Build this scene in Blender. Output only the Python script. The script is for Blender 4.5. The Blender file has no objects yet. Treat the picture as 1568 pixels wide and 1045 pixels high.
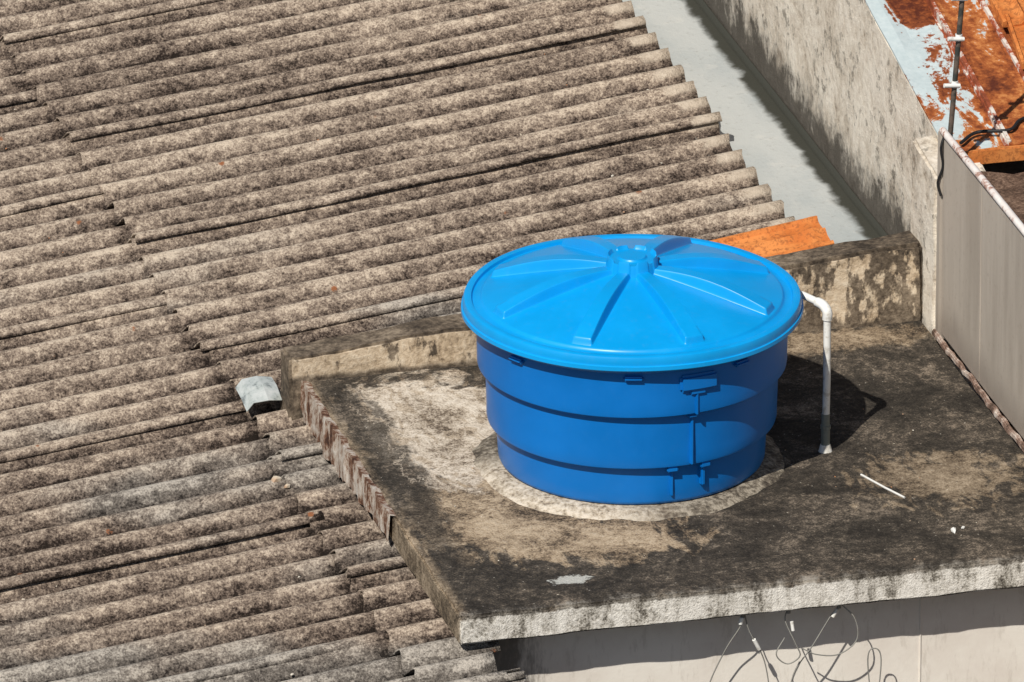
import bpy, bmesh, math, random
from mathutils import Vector, Matrix, noise as mn
random.seed(7)
R=math.radians
TH=R(14.7); P0=Vector((-.225,-3.138,0))
FR=Matrix.Translation(P0)@Matrix.Rotation(TH,4,'Z')
scene=bpy.context.scene
# ---------------------------------------------------------------- material helper
class M:
    def __init__(s,name,rough=.85,spec=.3,metal=0):
        s.mat=bpy.data.materials.new(name); s.mat.use_nodes=True
        s.nt=s.mat.node_tree; s.b=s.nt.nodes['Principled BSDF']
        s.b.inputs['Roughness'].default_value=rough
        s.b.inputs['Specular IOR Level'].default_value=spec
        s.b.inputs['Metallic'].default_value=metal
        s.tc=s.nt.nodes.new('ShaderNodeTexCoord').outputs['Object']; s.xyz=None
    def put(s,sock,v):
        if isinstance(v,bpy.types.NodeSocket): s.nt.links.new(v,sock)
        elif isinstance(v,(tuple,list)) and len(v)==3 and sock.type=='RGBA': sock.default_value=(*v,1)
        else: sock.default_value=v
    def stretch(s,sc,loc=(0,0,0)):
        n=s.nt.nodes.new('ShaderNodeMapping'); s.put(n.inputs['Vector'],s.tc)
        n.inputs['Scale'].default_value=sc; n.inputs['Location'].default_value=loc
        return n.outputs[0]
    def noise(s,scale,detail=5,rough=.6,vec=None,dist=0):
        n=s.nt.nodes.new('ShaderNodeTexNoise'); s.put(n.inputs['Vector'],vec or s.tc)
        n.inputs['Scale'].default_value=scale; n.inputs['Detail'].default_value=min(detail,6)
        n.inputs['Roughness'].default_value=rough; n.inputs['Distortion'].default_value=dist
        return n.outputs[0]
    def voro(s,scale,vec=None):
        n=s.nt.nodes.new('ShaderNodeTexVoronoi'); s.put(n.inputs['Vector'],vec or s.tc)
        n.inputs['Scale'].default_value=scale
        return n.outputs['Distance']
    def ramp(s,f,stops):
        n=s.nt.nodes.new('ShaderNodeValToRGB'); s.put(n.inputs[0],f)
        e=n.color_ramp.elements
        while len(e)<len(stops): e.new(.5)
        for el,(p,c) in zip(e,stops):
            el.position=p
            el.color=(c,c,c,1) if isinstance(c,(int,float)) else (*c,1)
        return n.outputs[0]
    def mix(s,f,a,b,mode='MIX'):
        n=s.nt.nodes.new('ShaderNodeMix'); n.data_type='RGBA'; n.blend_type=mode
        s.put(n.inputs[0],f); s.put(n.inputs[6],a); s.put(n.inputs[7],b)
        return n.outputs[2]
    def math(s,op,a,b=0.,c=0.,clamp=False):
        n=s.nt.nodes.new('ShaderNodeMath'); n.operation=op; n.use_clamp=clamp
        s.put(n.inputs[0],a); s.put(n.inputs[1],b); s.put(n.inputs[2],c)
        return n.outputs[0]
    def ax(s,i):
        if not s.xyz:
            n=s.nt.nodes.new('ShaderNodeSeparateXYZ'); s.put(n.inputs[0],s.tc); s.xyz=n
        return s.xyz.outputs[i]
    def step(s,v,lo,hi):
        n=s.nt.nodes.new('ShaderNodeMapRange'); n.interpolation_type='SMOOTHSTEP'
        s.put(n.inputs[0],v); n.inputs[1].default_value=lo; n.inputs[2].default_value=hi
        return n.outputs[0]
    def blob(s,cx,cy,rx,ry,nz,amp=1.2,soft=.25,rot=0):
        c,si=math.cos(rot),math.sin(rot)
        dx=s.math('SUBTRACT',s.ax(0),cx); dy=s.math('SUBTRACT',s.ax(1),cy)
        a=s.math('ADD',s.math('MULTIPLY',dx,c/rx),s.math('MULTIPLY',dy,si/rx))
        b=s.math('ADD',s.math('MULTIPLY',dx,-si/ry),s.math('MULTIPLY',dy,c/ry))
        d=s.math('SQRT',s.math('ADD',s.math('MULTIPLY',a,a),s.math('MULTIPLY',b,b)))
        d=s.math('ADD',d,s.math('MULTIPLY',s.math('SUBTRACT',nz,.5),amp*2))
        return s.step(d,1+soft,1-soft)
    def attr(s,name):
        n=s.nt.nodes.new('ShaderNodeAttribute'); n.attribute_name=name; return n.outputs['Fac']
    def bump(s,h,strength=.5,dist=.01):
        n=s.nt.nodes.new('ShaderNodeBump'); s.put(n.inputs['Height'],h)
        n.inputs['Strength'].default_value=strength; n.inputs['Distance'].default_value=dist
        s.put(s.b.inputs['Normal'],n.outputs[0])
    def col(s,c): s.put(s.b.inputs['Base Color'],c); return s
# ---------------------------------------------------------------- mesh helpers
def finish(name,me,mat,M4=FR,parent=None,smooth=None):
    ob=bpy.data.objects.new(name,me); scene.collection.objects.link(ob)
    for m in (mat if isinstance(mat,list) else [mat]): me.materials.append(m.mat)
    if parent: ob.parent=parent
    elif M4 is not None: ob.matrix_world=M4
    if smooth is not None:
        me.polygons.foreach_set('use_smooth',[True]*len(me.polygons))
        if smooth<180: me.set_sharp_from_angle(angle=R(smooth))
    return ob
def from_bm(name,bm,mat,**k):
    bmesh.ops.recalc_face_normals(bm,faces=bm.faces)
    me=bpy.data.meshes.new(name); bm.to_mesh(me); bm.free()
    return finish(name,me,mat,**k)
def rbox(bm,s0,s1,t0,t1,z0,z1,step=.06,amp=.004,freq=6,bev=.008,ztop=None,zstep=None,seed=0):
    b=bmesh.new(); bmesh.ops.create_cube(b,size=1)
    for v in b.verts:
        v.co=Vector((s0+(v.co.x+.5)*(s1-s0),t0+(v.co.y+.5)*(t1-t0),z0+(v.co.z+.5)*(z1-z0)))
    if bev: bmesh.ops.bevel(b,geom=b.edges[:],offset=bev,segments=2,affect='EDGES')
    if step:
        for a,(lo,hi) in enumerate(((s0,s1),(t0,t1),(z0,z1))):
            st=step if a<2 else (zstep or step)
            n=int((hi-lo)/st)
            for i in range(1,n+1):
                c=Vector((0,0,0)); c[a]=lo+(hi-lo)*i/(n+1)
                no=Vector((0,0,0)); no[a]=1
                bmesh.ops.bisect_plane(b,geom=b.verts[:]+b.edges[:]+b.faces[:],plane_co=c,plane_no=no)
    for v in b.verts:
        if ztop:
            f=(v.co.z-z0)/(z1-z0); v.co.z=z0+f*(ztop(v.co.x,v.co.y)-z0)
        if amp:
            v.co+=mn.noise_vector(v.co*freq+Vector((seed,0,0)))*amp+mn.noise_vector(v.co*freq*4)*amp*.4
    me=bpy.data.meshes.new('t'); b.to_mesh(me); b.free(); bm.from_mesh(me); bpy.data.meshes.remove(me)
def tube(bm,pts,r,n=12,cap=True):
    pts=[Vector(p) for p in pts]; rings=[]
    up=Vector((.13,.31,.94)).normalized()
    for i,p in enumerate(pts):
        d=(pts[min(i+1,len(pts)-1)]-pts[max(i-1,0)]).normalized()
        a=d.cross(up)
        if a.length<.15: a=d.cross(Vector((1,0,0)))
        a.normalize(); b=d.cross(a).normalized()
        rr=r[i] if isinstance(r,(list,tuple)) else r
        rings.append([bm.verts.new(p+(a*math.cos(2*math.pi*k/n)+b*math.sin(2*math.pi*k/n))*rr) for k in range(n)])
    for A,B in zip(rings,rings[1:]):
        for k in range(n): bm.faces.new((A[k],A[(k+1)%n],B[(k+1)%n],B[k]))
    if cap: bm.faces.new(rings[0]); bm.faces.new(rings[-1])
def smoothpath(pts,n=8):
    pts=[Vector(p) for p in pts]; out=[]
    P=[pts[0]*2-pts[1]]+pts+[pts[-1]*2-pts[-2]]
    for i in range(1,len(P)-2):
        a,b,c,d=P[i-1:i+3]
        for k in range(n):
            t=k/n
            out.append(.5*((2*b)+(c-a)*t+(2*a-5*b+4*c-d)*t*t+(3*b-a-3*c+d)*t**3))
    out.append(pts[-1]); return out
# ================================================================ MATERIALS
# fibre cement
roofm=M('fibre_cement',.95,.1)
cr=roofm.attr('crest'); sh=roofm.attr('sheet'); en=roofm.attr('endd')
n1=roofm.noise(11,6,.7,roofm.stretch((.5,1.2,1)),.3)
n2=roofm.noise(34,5,.75); n3=roofm.noise(.8,4,.6,roofm.stretch((.5,1,1)))
n4=roofm.noise(105,3,.7)
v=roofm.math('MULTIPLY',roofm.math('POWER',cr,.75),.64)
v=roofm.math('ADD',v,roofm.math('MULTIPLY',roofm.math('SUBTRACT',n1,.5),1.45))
v=roofm.math('ADD',v,roofm.math('MULTIPLY',roofm.math('SUBTRACT',n2,.5),1.6))
v=roofm.math('ADD',v,roofm.math('MULTIPLY',roofm.math('SUBTRACT',n4,.5),1.5))
v=roofm.math('ADD',v,roofm.math('MULTIPLY',roofm.math('SUBTRACT',n3,.5),.8))
v=roofm.math('ADD',v,roofm.math('MULTIPLY',roofm.math('SUBTRACT',sh,.5),.16))
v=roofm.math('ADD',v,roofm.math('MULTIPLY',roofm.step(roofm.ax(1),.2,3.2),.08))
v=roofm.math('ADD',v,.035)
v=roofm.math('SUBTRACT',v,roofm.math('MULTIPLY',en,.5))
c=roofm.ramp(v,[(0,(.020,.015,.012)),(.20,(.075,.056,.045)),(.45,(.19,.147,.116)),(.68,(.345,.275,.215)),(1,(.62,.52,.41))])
grey=roofm.ramp(v,[(0,(.022,.019,.017)),(.5,(.17,.15,.13)),(1,(.50,.455,.395))])
c=roofm.mix(roofm.step(roofm.math('ADD',n3,roofm.math('MULTIPLY',roofm.ax(1),-.03)),.40,.54),c,grey)
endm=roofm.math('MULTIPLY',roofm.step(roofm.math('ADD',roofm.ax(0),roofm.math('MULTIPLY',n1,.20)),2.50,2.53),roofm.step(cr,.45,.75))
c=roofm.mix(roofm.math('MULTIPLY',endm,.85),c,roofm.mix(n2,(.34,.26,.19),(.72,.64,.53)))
# scattered orange-brown lichen spots
c=roofm.mix(roofm.math('MULTIPLY',roofm.step(roofm.voro(3.1),.06,.035),roofm.step(n2,.46,.52)),c,(.30,.12,.055))
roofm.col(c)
roofm.bump(roofm.math('ADD',roofm.math('MULTIPLY',n2,1.),roofm.math('MULTIPLY',n4,.6)),1.,.014)

def concrete(name,stops,scale=5,grain=.5,rough=.9):
    m=M(name,rough,.2)
    a=m.noise(scale,6,.68,None,.4); b=m.noise(scale*12,4,.7)
    f=m.math('ADD',a,m.math('MULTIPLY',m.math('SUBTRACT',b,.5),grain))
    m.col(m.ramp(f,stops)); m.bump(m.math('ADD',a,b),.6,.008)
    return m
# slab
sl=M('weathered_slab',.93,.15)
a=sl.noise(3.5,6,.68,None,.6); b=sl.noise(26,5,.72); d=sl.noise(110,3,.7); g=sl.noise(9,5,.65,sl.stretch((1.5,.7,1)),.5)
f=sl.math('ADD',a,sl.math('MULTIPLY',sl.math('SUBTRACT',b,.5),.75))
f=sl.math('ADD',f,sl.math('MULTIPLY',sl.math('SUBTRACT',d,.5),.75))
dark=sl.ramp(f,[(.28,(.022,.019,.016)),(.45,(.043,.037,.030)),(.58,(.078,.065,.051)),(.75,(.24,.195,.15))])
tan=sl.ramp(f,[(.28,(.045,.034,.025)),(.42,(.20,.148,.098)),(.55,(.38,.29,.195)),(.7,(.51,.41,.29))])
light=sl.ramp(f,[(.28,(.15,.115,.085)),(.41,(.42,.35,.27)),(.53,(.62,.54,.44)),(.7,(.74,.67,.57))])
c=dark
c=sl.mix(sl.blob(.50,1.05,.46,.46,g,1.1,.18),c,tan)
c=sl.mix(sl.blob(.82,.66,.40,.22,g,1.3,.18),c,tan)
c=sl.mix(sl.math('MULTIPLY',sl.blob(2.42,.95,.32,.28,g,2.2),.5),c,tan)
c=sl.mix(sl.math('MULTIPLY',sl.blob(2.1,2.62,.85,.14,g,1.0),.65),c,tan)
c=sl.mix(sl.math('MULTIPLY',sl.blob(.46,2.05,.37,.64,a,1.0,.08),1),c,light)
c=sl.mix(sl.math('MULTIPLY',sl.blob(.80,1.85,.26,.5,a,.7,.10),1),c,light)
c=sl.mix(sl.math('MULTIPLY',sl.math('MULTIPLY',sl.step(g,.53,.58),sl.blob(.45,2.0,.5,.7,a,.5)),.6),c,tan)
c=sl.mix(sl.math('MULTIPLY',sl.blob(.14,1.7,.11,1.0,g,1.2),.85),c,dark)
c=sl.mix(sl.math('MULTIPLY',sl.step(sl.math('ADD',sl.ax(0),sl.math('MULTIPLY',g,.12)),.12,.06),.7),c,tan)
c=sl.mix(sl.math('MULTIPLY',sl.step(sl.math('ADD',sl.ax(1),sl.math('MULTIPLY',g,.26)),.19,.10),.85),c,sl.ramp(f,[(.36,(.06,.052,.043)),(.48,(.20,.18,.155)),(.66,(.42,.39,.34))]))
c=sl.mix(sl.blob(.565,.27,.085,.045,b,1.3,.15),c,sl.mix(d,(.28,.28,.25),(.62,.62,.58)))
sp=sl.step(sl.voro(34),.13,.06); sp=sl.math('MULTIPLY',sp,sl.step(b,.50,.58))
c=sl.mix(sp,c,(.50,.46,.39))
# hairline crack in the screed
ck=sl.math('ABSOLUTE',sl.math('SUBTRACT',sl.math('ADD',sl.ax(0),sl.math('MULTIPLY',sl.math('SUBTRACT',a,.5),.5)),sl.math('ADD',.20,0.)))
c=sl.mix(sl.math('MULTIPLY',sl.step(ck,.006,.002),sl.math('MULTIPLY',sl.step(sl.ax(1),1.35,1.5),sl.step(sl.ax(1),2.5,2.3))),c,(.40,.34,.27))
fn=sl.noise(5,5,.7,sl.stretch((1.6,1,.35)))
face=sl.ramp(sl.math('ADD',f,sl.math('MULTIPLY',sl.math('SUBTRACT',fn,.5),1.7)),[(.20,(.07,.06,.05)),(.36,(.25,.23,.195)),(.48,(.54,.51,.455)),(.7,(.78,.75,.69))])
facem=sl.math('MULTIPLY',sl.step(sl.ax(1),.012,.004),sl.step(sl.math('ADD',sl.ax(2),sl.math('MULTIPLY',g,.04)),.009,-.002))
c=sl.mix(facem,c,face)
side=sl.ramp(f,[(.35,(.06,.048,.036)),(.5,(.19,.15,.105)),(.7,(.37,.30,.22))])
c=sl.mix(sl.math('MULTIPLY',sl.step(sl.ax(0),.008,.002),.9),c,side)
sl.col(c); sl.bump(sl.math('ADD',sl.math('ADD',b,sl.math('MULTIPLY',d,.6)),a),.9,.009)
# low wall
lw=M('low_wall_render',.93,.15)
a=lw.noise(4,6,.7,None,.4); b=lw.noise(35,5,.7); g=lw.noise(10,5,.65,lw.stretch((1.2,1,.6)))
f=lw.math('ADD',a,lw.math('MULTIPLY',lw.math('SUBTRACT',b,.5),.8))
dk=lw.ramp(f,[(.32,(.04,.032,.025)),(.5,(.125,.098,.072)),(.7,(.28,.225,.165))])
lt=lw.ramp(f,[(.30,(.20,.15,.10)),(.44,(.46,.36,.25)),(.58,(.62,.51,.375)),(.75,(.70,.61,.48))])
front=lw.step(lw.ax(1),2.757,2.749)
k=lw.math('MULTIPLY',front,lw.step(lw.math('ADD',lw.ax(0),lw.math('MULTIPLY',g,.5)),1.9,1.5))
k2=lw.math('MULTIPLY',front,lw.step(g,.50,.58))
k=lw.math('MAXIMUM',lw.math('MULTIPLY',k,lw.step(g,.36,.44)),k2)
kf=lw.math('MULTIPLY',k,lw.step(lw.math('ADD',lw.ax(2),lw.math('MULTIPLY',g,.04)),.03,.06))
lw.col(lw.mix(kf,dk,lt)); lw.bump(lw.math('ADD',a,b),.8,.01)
# plastics
def plastic(name,base,rough,dustf=.05,spec=.4):
    m=M(name,rough,spec)
    a=m.noise(3,4,.6); b=m.noise(30,5,.7)
    c=m.mix(m.step(a,.35,.7),base,tuple(min(1,x*1.12+.001) for x in base))
    dust=m.math('MULTIPLY',m.step(b,.52,.75),dustf)
    m.col(m.mix(dust,c,(.25,.42,.55)))
    m.put(m.b.inputs['Roughness'],m.math('ADD',m.math('MULTIPLY',a,.25),rough-.12))
    m.bump(m.noise(7,2,.5),.10,.012)
    return m
lidm=plastic('blue_plastic_lit_lid',(.0005,.29,.68),.36,.04)  # same plastic, blue lightened for the lid facing the light and its translucency
bodym=plastic('blue_plastic_shaded_body',(.0004,.145,.49),.36,.02)  # body's weaker light put into the colour as a deeper blue
padm=M('mortar_pad',.95,.1)
a=padm.noise(5,6,.7); b=padm.noise(40,5,.7)
f=padm.math('ADD',a,padm.math('MULTIPLY',padm.math('SUBTRACT',b,.5),.8))
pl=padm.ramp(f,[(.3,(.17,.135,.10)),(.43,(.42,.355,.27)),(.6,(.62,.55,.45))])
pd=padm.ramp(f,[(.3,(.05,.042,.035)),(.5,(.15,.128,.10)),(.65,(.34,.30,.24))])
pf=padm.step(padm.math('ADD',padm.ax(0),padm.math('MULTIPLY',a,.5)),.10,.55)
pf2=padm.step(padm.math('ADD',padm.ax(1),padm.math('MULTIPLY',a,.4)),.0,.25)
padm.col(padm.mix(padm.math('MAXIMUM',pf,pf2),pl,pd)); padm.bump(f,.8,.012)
pvc=M('white_pvc',.4,.4); pvc.col(pvc.mix(pvc.step(pvc.noise(20,5,.7),.5,.65),(.78,.78,.75),(.55,.53,.48)))
pvcd=M('grey_coupling',.5,.4); pvcd.col(pvcd.mix(pvcd.noise(30),(.10,.12,.11),(.28,.30,.27)))
whm=M('white_scrap',.8,.2); whm.col(whm.mix(whm.noise(30),(.55,.55,.52),(.8,.8,.77)))
# gutter
gm=M('gutter_metal',.6,.3)
a=gm.noise(2,5,.6,gm.stretch((1,.5,1))); b=gm.noise(25,5,.7); g=gm.noise(6,5,.6)
c=gm.mix(gm.step(a,.35,.65),(.37,.40,.40),(.46,.475,.46))
c=gm.mix(gm.math('MULTIPLY',gm.step(b,.55,.72),.45),c,(.22,.21,.19))
c=gm.mix(gm.math('MULTIPLY',gm.step(g,.56,.66),.3),c,(.58,.57,.53))
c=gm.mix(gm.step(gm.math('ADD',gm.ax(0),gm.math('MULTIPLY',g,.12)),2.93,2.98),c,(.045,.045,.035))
c=gm.mix(gm.step(gm.math('ADD',gm.ax(0),gm.math('MULTIPLY',g,-.1)),2.53,2.50),c,(.15,.14,.12))
gm.col(c); gm.bump(gm.math('ADD',a,gm.math('MULTIPLY',b,.4)),.4,.02)
# concrete wall
wm=M('mouldy_plaster_wall',.95,.1)
a=wm.noise(2.5,6,.7,None,.4); b=wm.noise(24,6,.75); g=wm.noise(7,6,.7,wm.stretch((1,1,.8)))
f=wm.math('ADD',a,wm.math('MULTIPLY',wm.math('SUBTRACT',b,.5),.8))
c=wm.ramp(f,[(.26,(.32,.265,.205)),(.40,(.62,.55,.455)),(.6,(.80,.74,.64))])
spk=wm.math('MULTIPLY',wm.step(g,.52,.59),wm.step(b,.47,.55))
c=wm.mix(wm.math('MULTIPLY',spk,.72),c,(.16,.14,.11))
hz=wm.math('ADD',wm.ax(2),wm.math('MULTIPLY',wm.math('SUBTRACT',g,.5),-.6))
hz=wm.math('ADD',hz,wm.math('MULTIPLY',wm.math('SUBTRACT',b,.5),-.35))
hz=wm.math('ADD',hz,wm.math('MULTIPLY',wm.step(wm.ax(1),3.1,2.8),.3))
c=wm.mix(wm.math('MULTIPLY',wm.step(hz,.36,.12),.95),c,wm.mix(b,(.025,.022,.019),(.13,.115,.095)))
wm.col(c); wm.bump(wm.math('ADD',a,b),.9,.012)
# rusty roof
rm=M('rusty_painted_sheet',.7,.3)
a=rm.noise(3.2,6,.65,rm.stretch((1.8,.6,1)),.8); b=rm.noise(28,6,.7)
rust=rm.ramp(rm.math('ADD',a,rm.math('MULTIPLY',rm.math('SUBTRACT',b,.5),.7)),[(.3,(.09,.02,.008)),(.48,(.31,.085,.022)),(.60,(.52,.20,.06)),(.75,(.64,.40,.21))])
paint=rm.mix(b,(.34,.43,.45),(.62,.68,.68))
thr=rm.math('ADD',a,rm.math('MULTIPLY',rm.step(rm.ax(0),3.24,3.20),.13))
thr=rm.math('ADD',thr,rm.math('MULTIPLY',rm.math('SUBTRACT',b,.5),.35))
thr=rm.math('SUBTRACT',thr,rm.math('MULTIPLY',rm.step(rm.ax(1),3.4,2.8),.12))
rm.col(rm.mix(rm.step(thr,.57,.61),rust,paint)); rm.bump(b,.5,.005)
seamm=M('seam_paint',.7,.3); b=seamm.noise(6,6,.75); seamm.col(seamm.ramp(b,[(.42,(.20,.05,.02)),(.5,(.36,.09,.04)),(.55,(.62,.58,.52)),(.7,(.72,.70,.65))]))
clay=M('clay_tile',.8,.2)
a=clay.noise(5,6,.65); b=clay.noise(45,5,.7)
c=clay.mix(clay.step(a,.38,.6),(.50,.15,.035),(.62,.23,.065)); clay.col(clay.mix(clay.math('MULTIPLY',clay.step(b,.48,.62),.7),c,(.25,.085,.027))); clay.bump(b,.5,.005)
# metal panel
pm=M('painted_panel',.6,.3)
a=pm.noise(2,6,.6,pm.stretch((1,3,.25))); b=pm.noise(30,5,.7)
c=pm.mix(pm.step(a,.35,.65),(.37,.325,.275),(.47,.42,.36))
c=pm.mix(pm.math('MULTIPLY',pm.step(b,.54,.7),.3),c,(.25,.20,.16))
c=pm.mix(pm.math('MULTIPLY',pm.step(pm.math('ADD',pm.ax(2),pm.math('MULTIPLY',a,-.5)),-.02,-.22),.5),c,(.16,.13,.11))
pm.col(c); pm.bump(a,.2,.01)
trimm=M('weathered_white_trim',.7,.3); b=trimm.noise(6,6,.72); trimm.col(trimm.ramp(b,[(.40,(.16,.05,.03)),(.46,(.42,.27,.22)),(.50,(.68,.62,.58)),(.7,(.80,.78,.75))]))
basem=M('dirty_base_trim',.9,.2); b=basem.noise(9,6,.75); basem.col(basem.ramp(b,[(.40,(.09,.06,.045)),(.5,(.26,.17,.13)),(.58,(.50,.42,.36)),(.7,(.66,.62,.57))])); basem.bump(b,.8,.01)
stripm=M('flashing_strip',.8,.2); b=stripm.noise(9,6,.8,stripm.stretch((1,1.2,.8))); stripm.col(stripm.ramp(b,[(.38,(.05,.025,.018)),(.47,(.17,.085,.05)),(.53,(.40,.33,.27)),(.68,(.62,.59,.54))])); stripm.bump(b,.9,.01)
facm=M('cream_facade',.9,.2)
a=facm.noise(2,6,.65); b=facm.noise(14,6,.7,facm.stretch((1.5,1,.4)))
c=facm.mix(facm.step(a,.35,.65),(.70,.645,.58),(.79,.75,.68))
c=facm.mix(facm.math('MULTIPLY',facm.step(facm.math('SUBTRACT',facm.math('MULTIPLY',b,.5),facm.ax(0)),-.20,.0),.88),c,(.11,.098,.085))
c=facm.mix(facm.math('MULTIPLY',facm.step(b,.54,.68),.28),c,(.4,.35,.29))
facm.col(c); facm.bump(facm.noise(50),.3,.003)
dirt=concrete('dirt_roof',[(.3,(.05,.03,.02)),(.5,(.13,.08,.055)),(.7,(.30,.2,.14))],6,.9)
steel=M('dark_steel',.5,.5); b=steel.noise(15); steel.col(steel.mix(steel.step(b,.45,.6),(.035,.04,.035),(.12,.09,.07)))
black=M('black_plastic',.6,.3); black.col((.015,.015,.016))
wirem=M('cable_grey',.6,.3); wirem.col(wirem.mix(wirem.noise(12),(.12,.12,.11),(.36,.35,.32)))
scrapm=M('galvanised_scrap',.3,.5,.3); b=scrapm.noise(14,6,.7); scrapm.col(scrapm.ramp(b,[(.38,(.25,.28,.28)),(.46,(.55,.60,.58)),(.7,(.80,.82,.80))]))
debm=M('debris_chips',.9,.2); b=debm.noise(2.5,2); debm.col(debm.ramp(b,[(.4,(.62,.58,.5)),(.5,(.5,.42,.32)),(.6,(.5,.24,.12))]))
hw=concrete('house_render',[(.3,(.2,.18,.15)),(.7,(.45,.41,.36))],3)
grm=concrete('ground_soil',[(.3,(.06,.05,.04)),(.7,(.16,.13,.10))],.3)

# ================================================================ ROOF
PITCH=.225; AMP=.033; SL=.124
def roofz(s): return -.2+SL*s
verts=[];faces=[];crest=[];shid=[];endd=[]
def sheet(s0,s1,t0,t1,lift,k):
    rnd=random.random(); dz=random.uniform(-.003,.004); ds=random.uniform(-.022,.022)
    skew=random.uniform(-.008,.008); fl=random.uniform(.006,.027)
    ns=max(2,int((s1-s0)/.07)); nt=int((t1-t0)/(PITCH/16))
    base=len(verts)
    for i in range(ns+1):
        for j in range(nt+1):
            s=s0+(s1-s0)*i/ns; t=t0+(t1-t0)*j/nt
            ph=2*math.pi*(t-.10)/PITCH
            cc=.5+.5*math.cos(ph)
            z=roofz(s)+AMP*math.cos(ph)
            fr=max(0,1-(j/nt)*2.2)
            z+=lift*(1-i/ns)**2+.010*(1-j/nt)+fl*fr**2*(.6+.5*mn.noise(Vector((s*1.3,k*2.7,0))))+dz+.004*mn.noise(Vector((s*1.7,t*2.5,k)))
            jit=.010*mn.noise(Vector((t*26,k*3.1,i)))*(1 if i in(0,ns) else 0)
            if i==0: jit+=.010*math.cos(ph)
            verts.append((s+ds+jit,t+skew*(s-s0)+.004*mn.noise(Vector((s*3,k,t*4))),z))
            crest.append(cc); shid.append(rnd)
            e=max(0,1-(s1-s)/.14) if s1<2 else 0
            e=max(e,max(0,1-(t-t0)/.02)*.6)
            endd.append(min(1,e))
    for i in range(ns):
        for j in range(nt):
            s=s0+(s1-s0)*(i+.5)/ns; t=t0+(t1-t0)*(j+.5)/nt
            lim=99
            if t<2.85: lim=.15
            if t<.16: lim=.15+.04*mn.noise(Vector((t*14,0,3)))
            if s>lim: continue
            a=base+i*(nt+1)+j
            faces.append((a,a+nt+1,a+nt+2,a+1))
rows=[(-8.6,-5.7,.4),(-5.8,-2.95,.9),(-3.05,-.17,.30),(-.24,2.56,0.98)]
kk=0
for (s0,s1,ph) in rows:
    for k in range(-4,9):
        t0=ph+1.35*k+.03
        t0=round((t0-.10)/PITCH)*PITCH+.10-.050
        kk+=1
        sheet(s0,s1,t0,t0+1.35+.13,.022,kk)
me=bpy.data.meshes.new('corrugated_roof'); me.from_pydata(verts,[],faces)
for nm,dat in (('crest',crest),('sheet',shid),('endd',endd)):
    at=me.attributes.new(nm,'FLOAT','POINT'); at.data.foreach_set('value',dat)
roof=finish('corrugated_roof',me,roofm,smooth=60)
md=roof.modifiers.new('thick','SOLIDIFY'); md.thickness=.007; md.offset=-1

# ================================================================ SLAB + LOW WALL
bm=bmesh.new()
rbox(bm,0,2.855,0,2.90,-.135,0,.05,.007,5,.010,zstep=.04)
from_bm('concrete_slab',bm,sl,smooth=50)
def lwtop(s,t): return .115+.092*max(0,s)+.016*mn.noise(Vector((s*3,t*5,0)))
bm=bmesh.new()
rbox(bm,-.07,2.86,2.745,2.93,-.26,.2,.04,.009,7,.014,ztop=lwtop,zstep=.05,seed=4)
from_bm('low_parapet_wall',bm,lw,smooth=50)
bm=bmesh.new(); prev=None; t=1.15
while t<2.80:
    zb=-.085-.05*(.5+.5*mn.noise(Vector((t*9,1,0))))-.07*max(0,min(1,(t-1.3)*1.2))*(.8+.9*mn.noise(Vector((t*14,5,0))))
    x=-.016+.010*mn.noise(Vector((t*8,0,0)))
    zt=.008+.006*mn.noise(Vector((t*12,7,0)))
    ring=[bm.verts.new((x+.03,t,zt-.006)),bm.verts.new((x,t,zt)),bm.verts.new((x-.006+.006*mn.noise(Vector((t*20,3,0))),t,zb*.5)),bm.verts.new((x-.006+.014*mn.noise(Vector((t*16,9,0))),t,zb))]
    if prev:
        for a in range(3): bm.faces.new((prev[a],prev[a+1],ring[a+1],ring[a]))
    prev=ring; t+=.014
o=from_bm('flashing_strip',bm,stripm); m_=o.modifiers.new('s','SOLIDIFY'); m_.thickness=.006

# ================================================================ GUTTER, WALLS
bm=bmesh.new()
rows_=[]
prof=[(2.42,.085),(2.43,.0),(2.50,-.005),(2.90,-.002),(2.955,.006),(2.966,.05)]
tt=[2.93+.12*i for i in range(90)]
for t in tt: rows_.append([bm.verts.new((s,t,z+.005*mn.noise(Vector((s*4,t*2,0))))) for s,z in prof])
for A,B in zip(rows_,rows_[1:]):
    for i in range(len(prof)-1): bm.faces.new((A[i],A[i+1],B[i+1],B[i]))
o=from_bm('roof_gutter',bm,gm,smooth=40); m_=o.modifiers.new('s','SOLIDIFY'); m_.thickness=.004; m_.offset=-1
def wtop(s,t): return .79+.18*(t-2.73)+.010*mn.noise(Vector((t*4,0,0)))
bm=bmesh.new()
rbox(bm,2.97,3.10,2.56,13.5,-3,1,.12,.006,3,.01,ztop=wtop,zstep=.10)
rbox(bm,2.862,2.974,2.59,2.96,-.1,.80,.05,.007,5,.014,zstep=.06,seed=9,ztop=lambda s,t:.77+.18*(t-2.73))
from_bm('plaster_wall',bm,wm,smooth=50)
pw=bpy.data.objects.new('metal_panel_wall',None); scene.collection.objects.link(pw); pw.matrix_world=FR
bm=bmesh.new()
rbox(bm,2.875,2.90,-1.5,2.50,.03,.98,.25,.004,1.5,.003)
for i in range(4):
    t=1.9-i*1.0; rbox(bm,2.871,2.8755,t-.004,t+.004,.04,.975,0,0,1,.001)
from_bm('panel_sheet',bm,pm,parent=pw)
bm=bmesh.new(); tube(bm,smoothpath([(2.875,2.52,1.0),(2.872,1.8,1.005),(2.877,1.0,.998),(2.873,-1.5,1.0)],12),.017,10)
from_bm('top_rail',bm,trimm,parent=pw,smooth=60)
bm=bmesh.new(); rbox(bm,2.852,2.872,-.1,2.56,-.002,.03,.04,.009,11,.006,zstep=.02); from_bm('base_trim',bm,basem,parent=pw,smooth=60)
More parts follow.
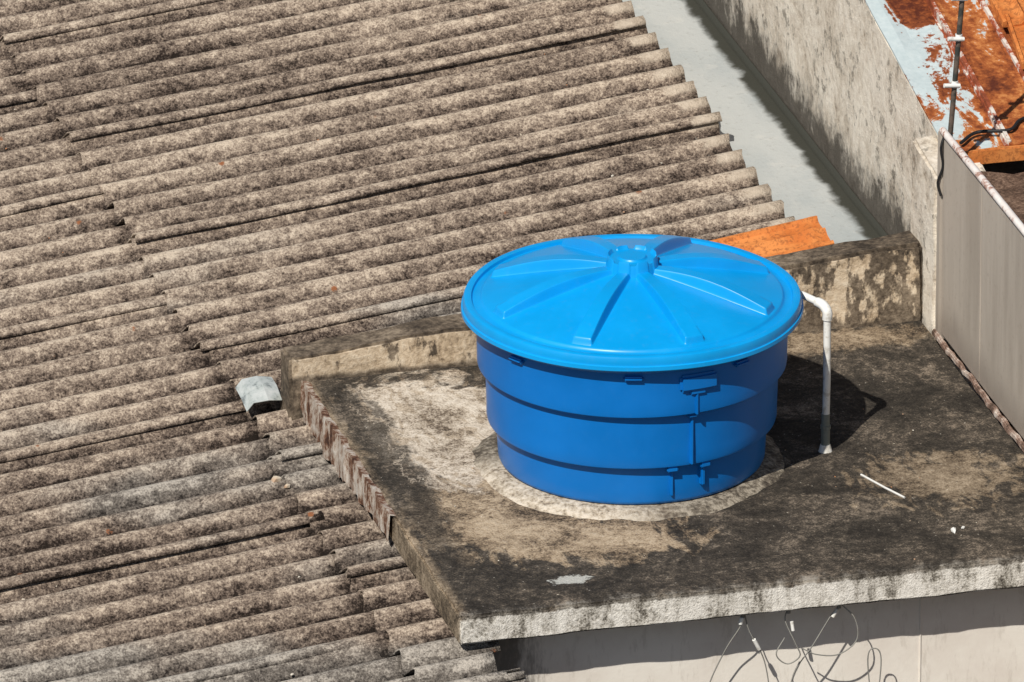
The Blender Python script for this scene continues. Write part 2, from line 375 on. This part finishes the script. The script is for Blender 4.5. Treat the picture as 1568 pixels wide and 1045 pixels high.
bm=bmesh.new(); rbox(bm,2.862,2.90,2.502,2.552,0,.99,.2,.002,4,.004)
from_bm('edge_post',bm,pm,parent=pw)
bm=bmesh.new()
rbox(bm,2.985,5.5,-1.5,2.55,-3,.76,.08,.03,6,.01,zstep=1.)
from_bm('dirt_covered_terrace',bm,dirt,smooth=50)
rr=bpy.data.objects.new('rusty_metal_roof',None); scene.collection.objects.link(rr); rr.matrix_world=FR
def rz(t): return .805+.18*(t-2.73)
bm=bmesh.new()
for (a0,a1,dz) in ((2.955,3.235,.0),(3.235,3.46,.012),(3.46,3.9,.004),(3.9,4.5,.012),(4.5,5.5,.0)):
    n=60; pr=None
    for j in range(n+1):
        t=2.68+(13-2.68)*(j/n)**1.6
        w=[bm.verts.new((a0+(a1-a0)*k/5,t,rz(t)+dz+.02+.010*mn.noise(Vector((a0*3+k*.7,t*4,2))))) for k in range(6)]
        if pr:
            for k in range(5): bm.faces.new((pr[k],pr[k+1],w[k+1],w[k]))
        pr=w
o=from_bm('sheets',bm,rm,parent=rr); m_=o.modifiers.new('s','SOLIDIFY'); m_.thickness=.012; m_.offset=1
bm=bmesh.new()
for s in (3.235,3.46,3.9,4.5):
    rbox(bm,s-.014,s+.014,2.69,9,.79,.83,.1,.003,7,.006,ztop=lambda s_,t_:rz(t_)+.062)
from_bm('seams',bm,seamm,parent=rr)
bm=bmesh.new(); rbox(bm,2.96,5.4,2.655,2.68,.76,.83,.1,.006,5,.004); from_bm('edge_fascia',bm,clay,parent=rr)
bm=bmesh.new(); rbox(bm,3.102,5.5,2.72,13.5,-3,.5,.0,0,1,.01); from_bm('neighbour_house_walls',bm,hw)

def tile_mesh(bm,Mx,L=.72,W=.21):
    prof=[(-.5,.0),(-.5,.028),(-.44,.036),(-.40,.012),(-.30,.008),(-.1,.014),(0,.038),(.1,.014),(.30,.008),(.40,.012),(.44,.034),(.5,.028),(.5,.0)]
    pr=None; n=28
    for i in range(n+1):
        x=-L/2+L*i/n
        ring=[bm.verts.new(Mx@Vector((x,p*W*(1-.03*(i/n)),z+(.014 if (i in(n-3,n-2) and abs(p)<.42) else 0)+.002*mn.noise(Vector((x*30,p*5,0)))))) for p,z in prof]
        if pr:
            for k in range(len(prof)-1): bm.faces.new((pr[k],pr[k+1],ring[k+1],ring[k]))
            bm.faces.new((pr[-1],pr[0],ring[0],ring[-1]))
        else: bm.faces.new(ring)
        pr=ring
    bm.faces.new(pr)
bm=bmesh.new()
Mx=Matrix.Translation((2.20,3.40,roofz(2.2)+AMP+.03))@Matrix.Rotation(R(1.5),4,'Z')@Matrix.Rotation(-math.atan(SL)-.01,4,'Y')@Matrix.Rotation(R(8),4,'X')
tile_mesh(bm,Mx,.80,.27)
from_bm('clay_roof_tile',bm,clay,smooth=35)
bm=bmesh.new()
for i in range(9):
    s=3.58+.26*(i%3)+random.uniform(-.03,.03); t=3.45+.33*(i//3)+random.uniform(-.04,.04)
    Mx=Matrix.Translation((s,t,rz(t)+.07+.02*(i//3)))@Matrix.Rotation(R(96+random.uniform(-22,12)),4,'Z')@Matrix.Rotation(-.18-random.uniform(0,.08),4,'Y')@Matrix.Rotation(R(random.uniform(-8,8)),4,'X')
    tile_mesh(bm,Mx,.42,.22)
from_bm('clay_tile_pile',bm,clay,smooth=35)

# antenna mast
am=bpy.data.objects.new('antenna_mast',None); scene.collection.objects.link(am); am.matrix_world=FR
bm=bmesh.new(); b0=Vector((2.885,2.535,.55)); b1=Vector((3.02,2.535,2.4)); 
tube(bm,[b0,b1],.012,10); from_bm('mast',bm,steel,parent=am,smooth=60)
bm=bmesh.new()
for z in (1.21,1.43,1.62):
    p=b0.lerp(b1,(z-.55)/1.85); tube(bm,[p+Vector((.02,-.012,-.006)),p+Vector((-.055,-.02,.004))],.010,8); tube(bm,[p+Vector((0,0,-.015)),p+Vector((0,0,.015))],.016,10)
from_bm('insulator_clips',bm,pvc,parent=am,smooth=60)
bm=bmesh.new()
tube(bm,smoothpath([(3.02,2.72,.85),(3.12,2.80,.862),(3.26,2.76,.875),(3.36,2.86,.885),(3.6,2.88,.90)],6),.008,8)
from_bm('shadow_streak',bm,black,parent=am)  # black tube on the rusty sheets stands in for a cast shadow
bm=bmesh.new(); tube(bm,smoothpath([(2.89,2.51,1.0),(2.86,2.49,.93),(2.87,2.49,.84),(2.85,2.50,.76),(2.862,2.49,.70)],6),.006,8)
from_bm('mast_cable',bm,black,parent=am,smooth=60)

# ================================================================ FACADE & HOUSE & GROUND
bm=bmesh.new(); rbox(bm,.16,4.0,.18,2.70,-6,-.14,.0,0,1,.004)
rbox(bm,2.10,2.106,.175,.19,-2,-.16,0,0,1,.001)
from_bm('house_facade',bm,facm)
bm=bmesh.new(); rbox(bm,-8.4,.14,-4,13,-6,-1.35,0,0,1,.01); rbox(bm,.145,2.9,2.95,13,-6,-.35,0,0,1,.01)
from_bm('house_walls',bm,hw)
bm=bmesh.new(); g=bmesh.ops.create_grid(bm,x_segments=8,y_segments=8,size=600)
for v_ in bm.verts: v_.co.z=-6
from_bm('ground',bm,grm,M4=None)

# ================================================================ WATER TANK
TX,TY=.524,-1.40
wt=bpy.data.objects.new('water_tank',None); scene.collection.objects.link(wt); wt.location=(TX,TY,.028)
def lathe(bm,prof,N=160,wob=0):
    rings=[]
    for r,z in prof:
        ring=[]
        for k in range(N):
            a=2*math.pi*k/N; q=r*(1+wob*mn.noise(Vector((math.cos(a)*1.5,math.sin(a)*1.5,z*3))))
            ring.append(bm.verts.new((q*math.cos(a),q*math.sin(a),z)))
        rings.append(ring)
    for A,B in zip(rings,rings[1:]):
        for k in range(N): bm.faces.new((A[k],A[(k+1)%N],B[(k+1)%N],B[k]))
    return rings
bm=bmesh.new()
prof=[(.50,.0),(.568,.0),(.580,.008),(.585,.022),(.588,.08),(.593,.170),(.593,.182),(.599,.188),(.624,.190),(.632,.196),(.635,.21),(.635,.25),(.638,.34),(.640,.43),(.640,.438),(.646,.445),(.669,.447),(.676,.453),(.678,.468),(.678,.50),(.680,.58),(.682,.650),(.683,.662),(.697,.666),(.704,.672),(.706,.68),(.706,.72),(.70,.74)]
r_=lathe(bm,prof,200,.004); bm.faces.new(r_[0]); bm.faces.new(r_[-1])
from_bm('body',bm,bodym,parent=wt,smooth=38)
def cbox(bm,phc,w,z0,z1,r0,r1,n=8,bev=.006):
    b=bmesh.new(); bmesh.ops.create_cube(b,size=1)
    for v in b.verts: v.co=Vector((v.co.x*w,v.co.y*(r1-r0),z0+(v.co.z+.5)*(z1-z0)))
    bmesh.ops.bevel(b,geom=b.edges[:],offset=bev,segments=2,affect='EDGES')
    for i in range(1,n): bmesh.ops.bisect_plane(b,geom=b.verts[:]+b.edges[:]+b.faces[:],plane_co=(-w/2+w*i/n,0,0),plane_no=(1,0,0))
    rm_=(r0+r1)/2
    for v in b.verts:
        a=phc+v.co.x/rm_; rad=rm_-v.co.y
        v.co=Vector((math.sin(a)*rad,-math.cos(a)*rad,v.co.z))
    me=bpy.data.meshes.new('t'); b.to_mesh(me); b.free(); bm.from_mesh(me); bpy.data.meshes.remove(me)
bm=bmesh.new(); ph=R(24.5)
def boss(ph):
    cbox(bm,ph,.180,.562,.640,.672,.700,8,.012)
    cbox(bm,ph-.005,.075,.542,.575,.672,.690,4,.006)
    cbox(bm,ph-.01,.013,.446,.56,.672,.688,2,.004)
    cbox(bm,ph-.02,.013,.20,.445,.62,.652,2,.004)
    cbox(bm,ph-.02,.05,.425,.444,.62,.665,3,.006)
boss(ph)
cbox(bm,ph-.14,.012,.045,.19,.585,.602,2,.003)
cbox(bm,ph-.145,.05,.165,.190,.59,.626,3,.006)
cbox(bm,ph+.10,.022,.075,.20,.585,.612,2,.006)
cbox(bm,ph+.105,.05,.165,.190,.59,.628,3,.006)
for a,w in ((0.0,.09),(-.82,.085),(.75,.085),(1.5,.085),(2.4,.085),(3.3,.085),(4.3,.085)):
    cbox(bm,a,w,.630,.652,.675,.706,5,.009)
boss(ph+math.pi)
from_bm('bosses_and_ribs',bm,bodym,parent=wt,smooth=45)
# lid: columns follow the rib edges so that the ribs stay crisp
def sm(x,a,b):
    t=max(0,min(1,(x-a)/(b-a))); return t*t*(3-2*t)
WALL=[0,.0012,.003,.006,.0085,.0100,.0112]
def ribw(r): return .031+.020*(r/.65)          # half width at the foot
cols=[]                                        # (kind,value) across one 45 deg sector
for d_ in WALL: cols.append(('L',d_))
for q in (-.75,-.5,-.25,0,.25,.5,.75): cols.append(('C',q))
for d_ in reversed(WALL): cols.append(('R',d_))
NG=22
for i in range(1,NG): cols.append(('G',i/NG))
def column(r,kind,val):
    Wd=ribw(r); half=min(math.asin(min(.9,Wd/max(r,.001))),R(17.5)); eff=r*math.sin(half)
    if kind=='L': lat=-(eff-val*eff/Wd); f=sm(val,0,WALL[-1]); return math.asin(lat/max(r,1e-4)) if r>1e-3 else -half,f
    if kind=='R': lat=(eff-val*eff/Wd); f=sm(val,0,WALL[-1]); return math.asin(lat/max(r,1e-4)) if r>1e-3 else half,f
    if kind=='C': lat=val*(eff-WALL[-1]*eff/Wd); return math.asin(lat/max(r,1e-4)) if r>1e-3 else val*half,1.
    return half+(R(45)-2*half)*val,0.
def basez(r,gap):
    b_=.756+.137*(1-(r/.675)**1.3) if r<.675 else .756
    b_-=.010*sm(r,.655,.666)
    hub=sm(r,.116,.106); b_=b_*(1-hub)+.930*hub
    b_+=.010*sm(r,.064,.058)
    return b_
def ribh(r):
    x=min(1,max(0,(r-.1)/.54))
    return (.018+.028*math.sin(math.pi*x)+.008*x)*sm(r,.098,.108)*sm(r,.645,.632)
rad=[.002,.03,.054,.058,.062,.066,.07,.085,.098,.102,.106,.109,.112,.116,.124,.132,.14]+[.15+.0125*i for i in range(38)]+[.620,.626,.632,.635,.638,.641,.645,.652,.656,.660,.664,.668,.674]
def wv(a): return .003*math.sin(a*3+1)+.002*math.sin(a*5+2)
bm=bmesh.new(); rings=[]
RA=R(22.5+2)
for r in rad:
    ring=[]
    for k in range(8):
        for kind,val in cols:
            da,f_=column(r,kind,val); a=RA+R(45)*k+da
            ring.append(bm.verts.new((r*math.cos(a),r*math.sin(a),basez(r,0)+f_*ribh(r))))
    rings.append(ring)
for r,z in [(.682,.744),(.698,.743),(.702,.755),(.722,.758),(.733,.753),(.738,.742),(.7385,.726),(.7395,.716),(.746,.713),(.7475,.696),(.742,.690),(.712,.690)]:
    ring=[]
    for k in range(8):
        for kind,val in cols:
            da,_=column(.674,kind,val); a=RA+R(45)*k+da
            ring.append(bm.verts.new((r*math.cos(a),r*math.sin(a),z+wv(a)*min(1,(r-.675)/.03))))
    rings.append(ring)
NN=len(rings[0])
for A,B in zip(rings,rings[1:]):
    for k in range(NN): bm.faces.new((A[k],A[(k+1)%NN],B[(k+1)%NN],B[k]))
bm.faces.new(rings[0])
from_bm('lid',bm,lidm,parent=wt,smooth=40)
# mortar pad
bm=bmesh.new(); N2=160; rings=[]
for r,z in [(.01,.028),(.59,.028),(.62,.025),(.655,.012),(.69,-.006)]:
    ring=[]
    for k in range(N2):
        a=2*math.pi*k/N2; w=1+(.045*mn.noise(Vector((math.cos(a)*2,math.sin(a)*2,1)))+.025*mn.noise(Vector((math.cos(a)*9,math.sin(a)*9,1))))*(r>.61)
        ring.append(bm.verts.new((r*w*math.cos(a)-.012*(r>.6),r*w*math.sin(a),z+.003*mn.noise(Vector((math.cos(a)*8,math.sin(a)*8,r*20))))))
    rings.append(ring)
for A,B in zip(rings,rings[1:]):
    for k in range(N2): bm.faces.new((A[k],A[(k+1)%N2],B[(k+1)%N2],B[k]))
bm.faces.new(rings[0])
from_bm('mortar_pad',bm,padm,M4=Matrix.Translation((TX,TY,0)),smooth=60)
# pvc pipe
pp=bpy.data.objects.new('pvc_overflow_pipe',None); scene.collection.objects.link(pp)
bm=bmesh.new()
px,py=1.378,-1.282
tube(bm,[(1.08,-1.0,.70),(1.28,-1.18,.69),(1.345,-1.245,.683)],.0165,16)
tube(bm,smoothpath([(1.335,-1.235,.684),(1.36,-1.262,.678),(px,py,.655),(px,py,.62)],6),.022,16)
tube(bm,[(px,py,.64),(px+.001,py,.35),(px-.003,py,.10)],.0165,16)
from_bm('pipe',bm,pvc,M4=None,parent=pp,smooth=50)
bm=bmesh.new(); tube(bm,[(px-.003,py,.175),(px-.003,py,.09)],.0185,16); tube(bm,[(px-.003,py,.12),(px-.003,py,.105)],.023,16); tube(bm,[(px-.003,py,.10),(px-.003,py,.03)],.020,16)
from_bm('coupling',bm,pvcd,M4=None,parent=pp,smooth=50)
bm=bmesh.new(); tube(bm,[(px-.003,py,.03),(px-.003,py,-.005)],[.022,.032],16); from_bm('foot',bm,pvc,M4=None,parent=pp,smooth=50)

# ================================================================ CABLES
bm=bmesh.new()
def cab(pts,r=.003): tube(bm,smoothpath([(s,t,z) for s,t,z in pts],8),r,6)
cab([(1.27,.06,-.15),(1.26,.05,-.20),(1.20,.08,-.32),(1.13,.1,-.5),(1.11,.1,-.7)])
cab([(1.28,.06,-.15),(1.30,.05,-.23),(1.37,.06,-.38),(1.41,.08,-.6)])
cab([(1.47,.06,-.15),(1.46,.05,-.20),(1.50,.03,-.30),(1.52,.03,-.36),(1.47,.05,-.40),(1.42,.05,-.35),(1.46,.06,-.28)])
cab([(1.70,.05,-.15),(1.66,.05,-.20),(1.58,.05,-.33),(1.50,.06,-.46),(1.46,.08,-.7)])
cab([(1.71,.06,-.15),(1.77,.05,-.22),(1.78,.05,-.32),(1.70,.05,-.38),(1.60,.05,-.37),(1.54,.06,-.34)])
cab([(1.86,.06,-.7),(1.83,.05,-.42),(1.86,.05,-.37),(1.89,.05,-.43),(1.87,.06,-.7)])
for s in (1.27,1.475,1.70): tube(bm,[(s,.055,-.13),(s,.055,-.165)],.009,8)
from_bm('hanging_cables',bm,wirem,smooth=80)
bm=bmesh.new()
tube(bm,[(1.265,.048,-.16),(1.258,.048,-.19)],.010,8); tube(bm,[(1.485,.04,-.20),(1.49,.035,-.24)],.008,8); tube(bm,[(1.69,.045,-.165),(1.67,.045,-.20)],.009,8); tube(bm,[(1.32,.05,-.27),(1.345,.055,-.32)],.009,8)
from_bm('cable_insulators',bm,pvc,smooth=60)

# ================================================================ SCRAP & DEBRIS
# bent galvanised strip: two flat legs folded along their middle, standing slightly off the roof
bm=bmesh.new()
A0=[(-.205,2.86,-.128),(-.205,2.97,-.098),(-.21,3.06,-.092)]
B0=[(-.140,2.85,-.118),(-.140,2.96,-.086),(-.145,3.05,-.080)]
C0=[(-.074,2.87,-.132),(-.074,2.97,-.100),(-.078,3.05,-.092)]
D0=[(-.232,2.875,-.172),(-.236,2.98,-.142),(-.240,3.06,-.130)]
V=[[bm.verts.new(p) for p in row] for row in (D0,A0,B0,C0)]
for i in range(3):
    for j in range(2): bm.faces.new((V[i][j],V[i][j+1],V[i+1][j+1],V[i+1][j]))
o=from_bm('galvanised_metal_bracket',bm,scrapm); m_=o.modifiers.new('s','SOLIDIFY'); m_.thickness=.003
def chip(bm,p,sz,flat=.4):
    b=bmesh.new(); bmesh.ops.create_icosphere(b,subdivisions=1,radius=1)
    mx=Matrix.Translation(p)@Matrix.Rotation(random.uniform(0,6),4,'Z')@Matrix.Diagonal((sz,sz*random.uniform(.4,.8),sz*flat,1))
    for v in b.verts: v.co=mx@(v.co*random.uniform(.7,1.15))
    me=bpy.data.meshes.new('t'); b.to_mesh(me); b.free(); bm.from_mesh(me); bpy.data.meshes.remove(me)
bm=bmesh.new()
for i in range(90):
    s=random.uniform(-2,2.4); t=random.uniform(.2 if s<0 else 3.1,8)
    if 0<s and t<3: continue
    tv=round((t-.10)/PITCH-.5)*PITCH+PITCH*.5+.10
    chip(bm,(s,tv+random.uniform(.0,.08),roofz(s)-AMP+.03),random.uniform(.004,.012))
chip(bm,(-.28,2.12,roofz(-.28)+.045),.035,.7)
chip(bm,(-.25,2.06,roofz(-.28)+.035),.02,.7)
from_bm('roof_debris',bm,debm)
bm=bmesh.new()
for i in range(50):
    chip(bm,(random.uniform(.1,2.8),random.uniform(.1,2.6),.003),random.uniform(.003,.006),.5)
from_bm('slab_grit',bm,debm)
bm=bmesh.new()
chip(bm,(2.30,.36,.010),.026,.5); chip(bm,(2.35,.38,.008),.012,.6)
tube(bm,[(2.09,1.07,.006),(2.15,.90,.006),(2.20,.77,.007)],.005,6)
from_bm('white_plastic_scraps',bm,whm)

# ================================================================ CAMERA / LIGHT
cd=bpy.data.cameras.new('camera'); cam=bpy.data.objects.new('camera',cd); scene.collection.objects.link(cam)
E=R(22); cam.location=(0,-60*math.cos(E),60*math.sin(E)); cam.rotation_euler=(math.pi/2-E,0,0)
cd.sensor_width=36; cd.lens=36*20520/1568; cd.clip_end=3000; cd.clip_start=1
scene.camera=cam
sd=Vector((-.438*.669,-.9*.669,.743)).normalized()
L=bpy.data.lights.new('sun','SUN'); L.energy=4.8; L.angle=R(.5); L.color=(1,.945,.86)
lo=bpy.data.objects.new('sun',L); scene.collection.objects.link(lo); lo.rotation_euler=sd.to_track_quat('Z','Y').to_euler()
w=bpy.data.worlds.new('World'); scene.world=w; w.use_nodes=True
nt=w.node_tree; sk=nt.nodes.new('ShaderNodeTexSky'); sk.sky_type='NISHITA'; sk.sun_disc=False
sk.sun_elevation=R(48); sk.sun_rotation=math.atan2(sd.x,sd.y)
nt.links.new(sk.outputs[0],nt.nodes['Background'].inputs[0]); nt.nodes['Background'].inputs[1].default_value=.055
scene.view_settings.view_transform='Standard'; scene.view_settings.look='None'; scene.view_settings.exposure=0
